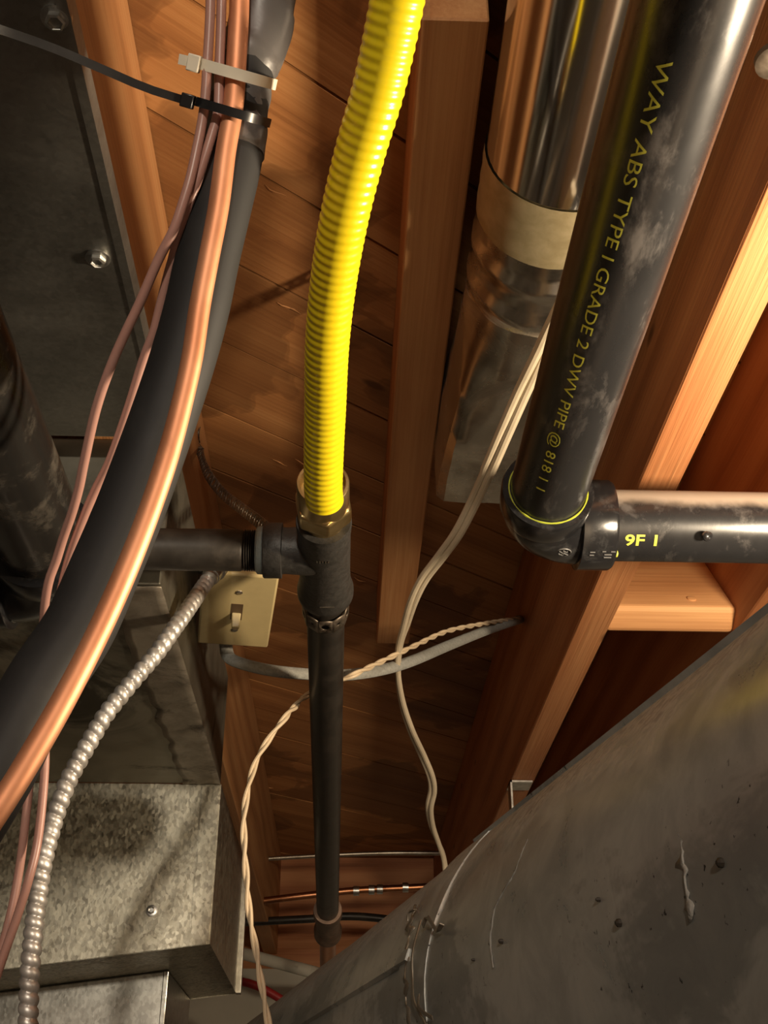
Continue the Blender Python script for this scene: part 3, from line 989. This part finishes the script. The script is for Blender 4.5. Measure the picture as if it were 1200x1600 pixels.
sbox(-.027, .027, -.049, .049, 0.003, 0.055).obj('box', 'dark_sheet', t, smooth=0, bevel=0.002)
sbox(-.0355, .0355, -.0575, .0575, -0.003, 0.0035).obj('cover_plate', 'ivory', t, smooth=30, bevel=0.0022)
sbox(-.0056, .0056, -.0125, .0125, -0.0034, 0.0).obj('toggle_slot', 'bakelite', t, smooth=0)
tg = MB().add([sw(-.0045, .001, -.003), sw(.0045, .001, -.003), sw(.0045, .0105, -.003), sw(-.0045, .0105, -.003),
               sw(-.0036, .0065, -.0165), sw(.0036, .0065, -.0165), sw(.0036, .0125, -.0155), sw(-.0036, .0125, -.0155)],
              [(0, 3, 2, 1), (4, 5, 6, 7), (0, 1, 5, 4), (1, 2, 6, 5), (2, 3, 7, 6), (3, 0, 4, 7)])
tg.obj('toggle', 'ivory', t, smooth=0, bevel=0.001)
for yy in (-.0302, .0302):
    s = MB().lathe(sw(0, yy, -.003), (0, 0, -1), [(-.002, .0036), (0.0002, .0036), (.0012, .0022)], 16)
    s.obj('screw', 'steel', t)
br_ = MB().add([sw(-.028, -.02, .030), sw(-.028, .02, .030), sw(-.028, .02, .052), sw(-.028, -.02, .052)], [(0, 1, 2, 3)])
MB().box(W(-0.189, SC.y - 0.02, 0.5285), W(SC.x - 0.02, SC.y + 0.022, 0.5315)).obj('bracket', 'dark_sheet', t, smooth=0)
MB().box(W(-0.1895, SC.y - 0.02, 0.5285), W(-0.1865, SC.y + 0.022, 0.60)).obj('bracket', 'dark_sheet', t, smooth=0)
cdir = (at_d(305, 935, 1.0) - at_d(335, 893, 1.047)).normalized()
c0 = at_d(338, 889, 1.05)
MB().lathe(c0, cdir, [(-0.012, 0.010), (0.004, 0.010), (0.004, 0.0082), (0.016, 0.0082), (0.016, 0.0074), (0.020, 0.0074)], 20).obj('cable_connector', 'screw', t)

bx = [(338, 889, 1.05), (328, 902, 1.04), (318, 916, 1.025), (305, 935, 1.0), (290, 957, .975), (270, 985, .95), (245, 1020, .93), (215, 1055, .915), (190, 1085, .905), (165, 1117, .895), (145, 1150, .888), (125, 1185, .88),
      (108, 1217, .872), (95, 1250, .865), (85, 1280, .86), (76, 1312, .85), (68, 1345, .842), (61, 1385, .835), (55, 1430, .825), (50, 1480, .815), (46, 1530, .808), (44, 1600, .80), (43, 1720, .79), (46, 1900, .78)]
path = spline([at_d(*c) for c in bx], 0.0011)
am = MB()


def armor_r(i, s, th):
    ph = (s / 0.0082 + th / (2 * math.pi)) % 1.0
    return 0.0058 + 0.0014 * math.sin(math.pi * min(1, ph / 0.86)) ** 0.6 if ph < 0.86 else 0.0056


tube(am, path, armor_r, 24)
tag(am.obj('armored_cable', 'armor', smooth=60), 'silver spiral armoured cable curving down from the light switch', 'cable')

# perforated straps
def strap(mb, path, wd, width, big=0.0031, small=0.0017):
    """flat band with punched holes; path evenly spaced by cell length"""
    n = len(path)
    T = [(path[min(i + 1, n - 1)] - path[max(i - 1, 0)]).normalized() for i in range(n)]
    for i in range(n - 1):
        a, b = path[i], path[i + 1]
        wa = (wd[i] - T[i] * wd[i].dot(T[i])).normalized(); wb = (wd[i + 1] - T[i + 1] * wd[i + 1].dot(T[i + 1])).normalized()
        L = (b - a).length

        def mp(s, w):
            f = s / L
            return a.lerp(b, f) + wa.lerp(wb, f) * w
        r = big if i % 2 == 0 else small
        hw = width / 2
        outer = [(0, -hw), (L / 2, -hw), (L, -hw), (L, 0), (L, hw), (L / 2, hw), (0, hw), (0, 0)]
        inner = []
        for (s, w) in outer:
            v = Vector((s - L / 2, w)); v.normalize()
            inner.append((L / 2 + v.x * r, v.y * r))
        mb.add([mp(*q) for q in outer] + [mp(*q) for q in inner], [(k, (k + 1) % 8, 8 + (k + 1) % 8, 8 + k) for k in range(8)])


sp = spline([at_X(311, 672, -0.1855), at_X(312, 700, -0.1855), at_d(322, 735, 1.26), at_d(345, 768, 1.19), at_d(375, 793, 1.09), at_d(400, 812, 1.0), at_d(418, 828, 0.945), at_d(424, 842, 0.925)], 0.0115)
wd = []
for i in range(len(sp)):
    f = min(1, i / 8)
    tg_ = (sp[min(i + 1, len(sp) - 1)] - sp[max(i - 1, 0)]).normalized()
    side = tg_.cross(Vector((-0.15, -0.85, -0.5))).normalized()
    if side.z < 0: side = -side
    wd.append((Vector((0, 0.9, 0.3)) * (1 - f) + side * f).normalized())
m_ = MB(); strap(m_, sp, wd, 0.0108, 0.0038, 0.0018)
tag(m_.obj('perforated_strap', 'dark_steel', smooth=40, solid=0.0009), 'perforated steel hanger strap from the joist to the level gas pipe', 'strap', 'perforated hanger straps')
# band round the receding pipe
cb = g0 + gd * 0.030
u = Vector((0, 0, 1)); u = (u - gd * u.dot(gd)).normalized(); w_ = gd.cross(u)
ring = [cb + (u * math.cos(2 * math.pi * j / 10 + .3) + w_ * math.sin(2 * math.pi * j / 10 + .3)) * (GR + 0.0032) for j in range(11)]
m_ = MB(); strap(m_, ring, [gd] * 11, 0.020, 0.0040, 0.0020)
up = [cb + Vector((0, 0, GR + 0.002)), cb + Vector((0, 0.01, 0.06)), W(GX, cb.y + 0.03, DK - 0.10), W(GX, cb.y + 0.04, DK + 0.001)]
ups = even([cb + Vector((0.0, 0.0, GR + 0.001)), W(GX, cb.y + 0.004, DK + 0.001)], 0.0115)
strap(m_, ups, [Vector((0, 1, 0))] * len(ups), 0.0165, 0.0033, 0.0017)
tag(m_.obj('perforated_strap', 'dark_steel', smooth=40, solid=0.0009), 'dark perforated strap looped round the receding gas pipe under the tee', 'strap', 'perforated hanger straps')

# ------------------------------------------------------------------ thin wires
cl = [(352, 985, 1.20), (353, 1008, 1.195), (357, 1026, 1.185), (375, 1036, 1.175), (420, 1047, 1.17), (475, 1053, 1.185), (535, 1055, 1.22), (590, 1048, 1.27), (640, 1034, 1.34), (700, 1009, 1.45), (760, 985, 1.57), (808, 969, 1.70)]
hole = at_X(812, 968, 0.272)
path = spline([at_d(*c) for c in cl] + [hole], 0.006)
fr = frames(path)
q = MB(); rs = []
for p, (tt, uu, ww) in zip(path, fr):
    rs.append([p + uu * math.cos(2 * math.pi * j / 14) * 0.0068 + ww * math.sin(2 * math.pi * j / 14) * 0.0048 for j in range(14)])
q.rings(rs)
tag(q.obj('cloth_cable', 'cloth'), 'grey cloth covered cable running from the switch into the joist', 'cable')

tw = [(812, 966, 1.705), (760, 974, 1.56), (700, 986, 1.44), (650, 1008, 1.34), (600, 1032, 1.26), (560, 1051, 1.20), (535, 1062, 1.195), (500, 1076, 1.19), (475, 1090, 1.165), (460, 1105, 1.14), (445, 1122, 1.11), (420, 1155, 1.095), (400, 1190, 1.08), (387, 1235, 1.06),
      (381, 1280, 1.045), (382, 1330, 1.03), (386, 1385, 1.02), (390, 1430, 1.01), (399, 1480, 1.0), (407, 1530, .99), (416, 1580, .98), (424, 1630, .97), (440, 1720, .96)]
path = spline([at_d(*c) for c in tw], 0.003)
fr = frames(path)
t = thing('bell_wire', at_d(420, 1600, .97), 'twisted cream bell wire drooping behind the gas pipe', 'wire')
for k in (0, 1):
    pp_ = []
    for i, (p, (tt, uu, ww)) in enumerate(zip(path, fr)):
        th = i * 0.003 / 0.062 * 2 * math.pi + k * math.pi
        pp_.append(p + (uu * math.cos(th) + ww * math.sin(th)) * 0.0016)
    q = MB(); tube(q, pp_, 0.0018, 8)
    q.obj('strand', 'bell', t)

cd = [(900, 430, .87), (872, 490, .90), (848, 545, .935), (833, 577, .955), (815, 615, .98), (790, 672, 1.01), (765, 730, 1.045), (740, 785, 1.09), (715, 833, 1.12), (690, 868, 1.15), (662, 905, 1.18), (645, 940, 1.21), (634, 975, 1.25), (624, 1010, 1.29), (622, 1050, 1.32), (628, 1095, 1.36), (642, 1140, 1.4),
      (660, 1180, 1.45), (673, 1212, 1.48), (676, 1235, 1.5), (671, 1262, 1.52), (675, 1290, 1.55), (686, 1320, 1.58), (694, 1345, 1.6), (700, 1400, 1.62)]
path = spline([at_d(*c) for c in cd], 0.006)
fr = frames(path)
t = thing('lamp_cord', at_d(694, 1345, 1.6), 'ivory two-conductor cord hanging beside the bright duct', 'cord')
s = 0
for k in (-1, 1):
    pp_ = []
    for i, (p, (tt, uu, ww)) in enumerate(zip(path, fr)):
        th = 0.6 + 1.6 * math.sin(i * 0.035)
        r = 0.0036 if i < 40 else 0.0028
        pp_.append(p + (uu * math.cos(th) + ww * math.sin(th)) * k * r)
    q = MB(); tube(q, pp_, lambda i, s, th: 0.0046 - 0.0012 * min(1, i / 60), 10)
    q.obj('conductor', 'cord', t)

# ------------------------------------------------------------------ things far along the joist bay
def far_tube(name, pts, r, mat, lab, cat='pipe'):
    q = MB(); tube(q, spline(pts, 0.02), r, 16)
    return tag(q.obj(name, mat), lab, cat)


far_tube('conduit', [W(-0.19, 2.9, at_Y(405, 1343, 2.9).z - EYE)] + [at_Y(x, y, 2.9) for x, y in ((415, 1342), (500, 1337), (600, 1333), (690, 1333))], 0.0055, 'conduit', 'thin grey conduit across the far end of the joist bay')
t = thing('water_pipe', at_Y(500, 1400, 2.8), 'old copper water pipe with bright soldered joints across the bay', 'pipe')
q = MB(); tube(q, spline([at_Y(x, y, 2.8) for x, y in ((330, 1418), (440, 1404), (500, 1397), (560, 1391), (640, 1387), (740, 1382))], 0.02), 0.0085, 16)
q.obj('pipe_run', 'old_copper', t)
for x in (556, 580, 593, 633):
    a = at_Y(x - 4, 1392 - (x - 556) * .07, 2.8); b_ = at_Y(x + 5, 1392 - (x - 556) * .07, 2.8)
    MB().lathe(a, b_ - a, [(0, .0085), (0, .0112), ((b_ - a).length, .0112), ((b_ - a).length, .0085)], 20).obj('soldered_joint', 'screw', t)
far_tube('water_pipe', [at_Y(x, y, 3.0) for x, y in ((360, 1442), (480, 1436), (560, 1432), (680, 1446))], 0.010, 'iron', 'dark pipe under the old copper water pipe')
far_tube('cable', [at_Y(x, y, 2.6) for x, y in ((360, 1530), (400, 1540), (440, 1562), (480, 1590), (520, 1625))], 0.0085, 'red', 'red jacketed cable low by the foundation wall', 'cable')
far_tube('plastic_pipe', [at_Y(x, y, 2.9) for x, y in ((380, 1490), (440, 1506), (500, 1522))] + [at_Y(580, 1545, 3.5)], 0.014, 'concrete', 'pale plastic pipe low by the foundation wall')
# bracket on the big joist
bk = at_h(803, 1219, 0.5505)
q = MB().box(bk + Vector((-.006, 0, -.003)), bk + Vector((0.03, 0.045, 0)))
q.box(bk + Vector((-.006, 0, -.11)), bk + Vector((-.003, 0.03, 0)))
t = tag(q.obj('angle_bracket', 'screw', smooth=0), 'small bent metal bracket under the ridged joist', 'bracket')
pl = at_h(1212, 92, 0.5515)
q = MB().lathe(pl, (0, 0, -1), [(-0.001, .012), (.003, .012), (.0045, .009), (.004, .002)], 20)
tag(q.obj('nail_plate', 'dark_steel'), 'dull metal disc fixed to the underside of the ridged joist', 'metal plate')

# ------------------------------------------------------------------ large round duct
DA = math.atan((600 - 78) / math.hypot(F, VPY - 800)) - YAW     # its heading, left of the joists
dd = Vector((-math.sin(DA), math.cos(DA), 0)); dn = Vector((math.cos(DA), math.sin(DA), 0))
r_ = _ray(800, 1272)
beta = math.atan2(r_.z, r_.dot(dn))
BR = 0.125
half = math.radians(22.0)
dist = BR / math.sin(half)
al = beta - half
DO = Vector((0, 0, EYE)) + dn * dist * math.cos(al) + Vector((0, 0, 1)) * dist * math.sin(al)


def dsurf(tt, a, r=BR):
    """point on the duct: tt along its axis, a = angle from straight up towards the eye"""
    return DO + dd * tt + (Vector((0, 0, 1)) * math.cos(a) - dn * math.sin(a)) * r


def dhit(x, y):
    """tt, a of the surface point seen at x, y"""
    r = _ray(x, y)
    s, z, l = r.dot(dn), r.z, r.dot(dd)
    cs, cz = dist * math.cos(al), dist * math.sin(al)
    A_ = s * s + z * z; B_ = -2 * (s * cs + z * cz); C_ = cs * cs + cz * cz - BR * BR
    D_ = max(0.0, B_ * B_ - 4 * A_ * C_)
    k_ = (-B_ - math.sqrt(D_)) / (2 * A_)
    return l * k_, math.atan2(-(s * k_ - cs), z * k_ - cz)


t = thing('return_duct', DO + dd * 0.6 - Vector((0, 0, BR)), 'large dusty round zinc duct slanting beneath the joists', 'duct')
seam_t = dhit(716, 1345)[0]
seam_b = dhit(655, 1420)[0]


def drings(t0, t1, n, r, nseg=96, dent=0.0):
    out = []
    for i in range(n + 1):
        tt = t0 + (t1 - t0) * i / n
        out.append([dsurf(tt, 2 * math.pi * j / nseg, r + dent * noise.noise(Vector((tt * 5, math.cos(2 * math.pi * j / nseg) * 2.2, math.sin(2 * math.pi * j / nseg) * 2.2)))) for j in range(nseg)])
    return out


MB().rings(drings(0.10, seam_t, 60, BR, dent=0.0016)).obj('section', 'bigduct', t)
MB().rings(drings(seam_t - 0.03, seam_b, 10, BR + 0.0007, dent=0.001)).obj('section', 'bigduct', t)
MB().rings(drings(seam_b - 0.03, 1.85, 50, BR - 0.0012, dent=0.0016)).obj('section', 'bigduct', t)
# lock seam along the duct and its beads
for (x, y), (ta, tb) in (((620, 1505), (seam_b - 0.02, 1.83)), ((900, 1170), (0.12, seam_t))):
    a0 = dhit(x, y)[1]
    q = MB()
    rs = []
    for i in range(40):
        tt = ta + (tb - ta) * i / 39
        rs.append([dsurf(tt, a0 - 0.03, BR - .001), dsurf(tt, a0 - 0.028, BR + .002), dsurf(tt, a0 + 0.028, BR + .0028), dsurf(tt, a0 + 0.034, BR - .001)])
    q.rings(rs).obj('lock_seam', 'bigduct', t)


def smear(pts, w, mat, name, seed, lift=0.0008):
    """irregular patch following surface points"""
    tp = [dhit(*p) for p in pts]
    q = MB(); rows = []
    m_n = 40
    for i in range(m_n):
        f = i / (m_n - 1) * (len(tp) - 1); k = min(int(f), len(tp) - 2); f -= k
        tt = tp[k][0] * (1 - f) + tp[k + 1][0] * f; a = tp[k][1] * (1 - f) + tp[k + 1][1] * f
        c0_ = noise.noise(Vector((i * .45, seed, 0))); c1_ = noise.noise(Vector((i * .45, seed, 9)))
        env = math.sin(math.pi * (i + 0.5) / m_n) ** 0.4
        wl = w * env * max(0, 0.35 + 1.5 * c0_); wr = w * env * max(0, 0.35 + 1.5 * c1_)
        rows.append([dsurf(tt - max(wl, .0003), a, BR + lift * .2), dsurf(tt, a, BR + lift * .5 + .0005 * abs(c0_)), dsurf(tt + max(wr, .0003), a, BR + lift * .2)])
    q.add(sum(rows, []), [(i * 3 + j, i * 3 + j + 1, i * 3 + j + 4, i * 3 + j + 3) for i in range(m_n - 1) for j in range(2)])
    return q.obj(name, mat, t, solid=0.0004)


smear([(1028, 1232), (1045, 1275), (1066, 1310), (1072, 1370), (1080, 1440)], 0.0055, 'caulk', 'mastic_smear', 1.3)
smear([(826, 1312), (805, 1365), (775, 1415), (766, 1470), (772, 1512)], 0.0035, 'caulk', 'mastic_smear', 4.1)
for k, (x, y, r) in enumerate(((969, 1442, .0017), (785, 1471, .0013), (1128, 1348, .0018), (742, 1500, .0008), (938, 1406, .001))):
    tt, a = dhit(x, y)
    p = dsurf(tt, a); nn = (p - (DO + dd * tt)).normalized()
    MB().lathe(p, nn, [(-.003, r), (.0012, r * .9), (.002, r * .4)], 7).obj('speck', 'dirt', t)
# loose foil tearing away by the seam
for pts in ([(664, 1442), (657, 1490), (652, 1530), (660, 1565), (672, 1600), (690, 1640)], [(668, 1450), (680, 1438), (690, 1456), (704, 1448)], [(655, 1425), (648, 1432), (643, 1442)], [(662, 1555), (668, 1575), (684, 1590)]):
    pth = []
    for i, (x, y) in enumerate(pts):
        tt, a = dhit(x, y)
        pth.append(dsurf(tt, a, BR + 0.003 + 0.002 * (i % 2)))
    q = MB(); ribbon(q, spline(pth, 0.004), dd, 0.0026, 0.0007)
    q.obj('torn_tape', 'foil_grimy', t)
smear([(650, 1415), (640, 1470), (636, 1540), (646, 1620)], 0.012, 'foil_grimy', 'foil_tape', 7.7, lift=0.0022)

# splinters lifting from the deck boards
for k_, (x, y) in enumerate(((428, 297), (446, 478), (455, 482), (436, 722), (470, 722), (560, 905), (730, 1045), (420, 1230))):
    p = at_h(x, y, DK - 0.0004)
    q = MB(); pts = [p + d2 * (0.006 * i - 0.01) + n2 * 0.0015 * math.sin(i * 1.3 + k_) - Vector((0, 0, 0.0012 * math.sin(i * 0.8))) for i in range(5)]
    tube(q, pts, lambda i, s_, th: 0.0011 * (1 - abs(i - 2) / 2.6), 5)
    q.obj('splinter', 'plank', ceiling)
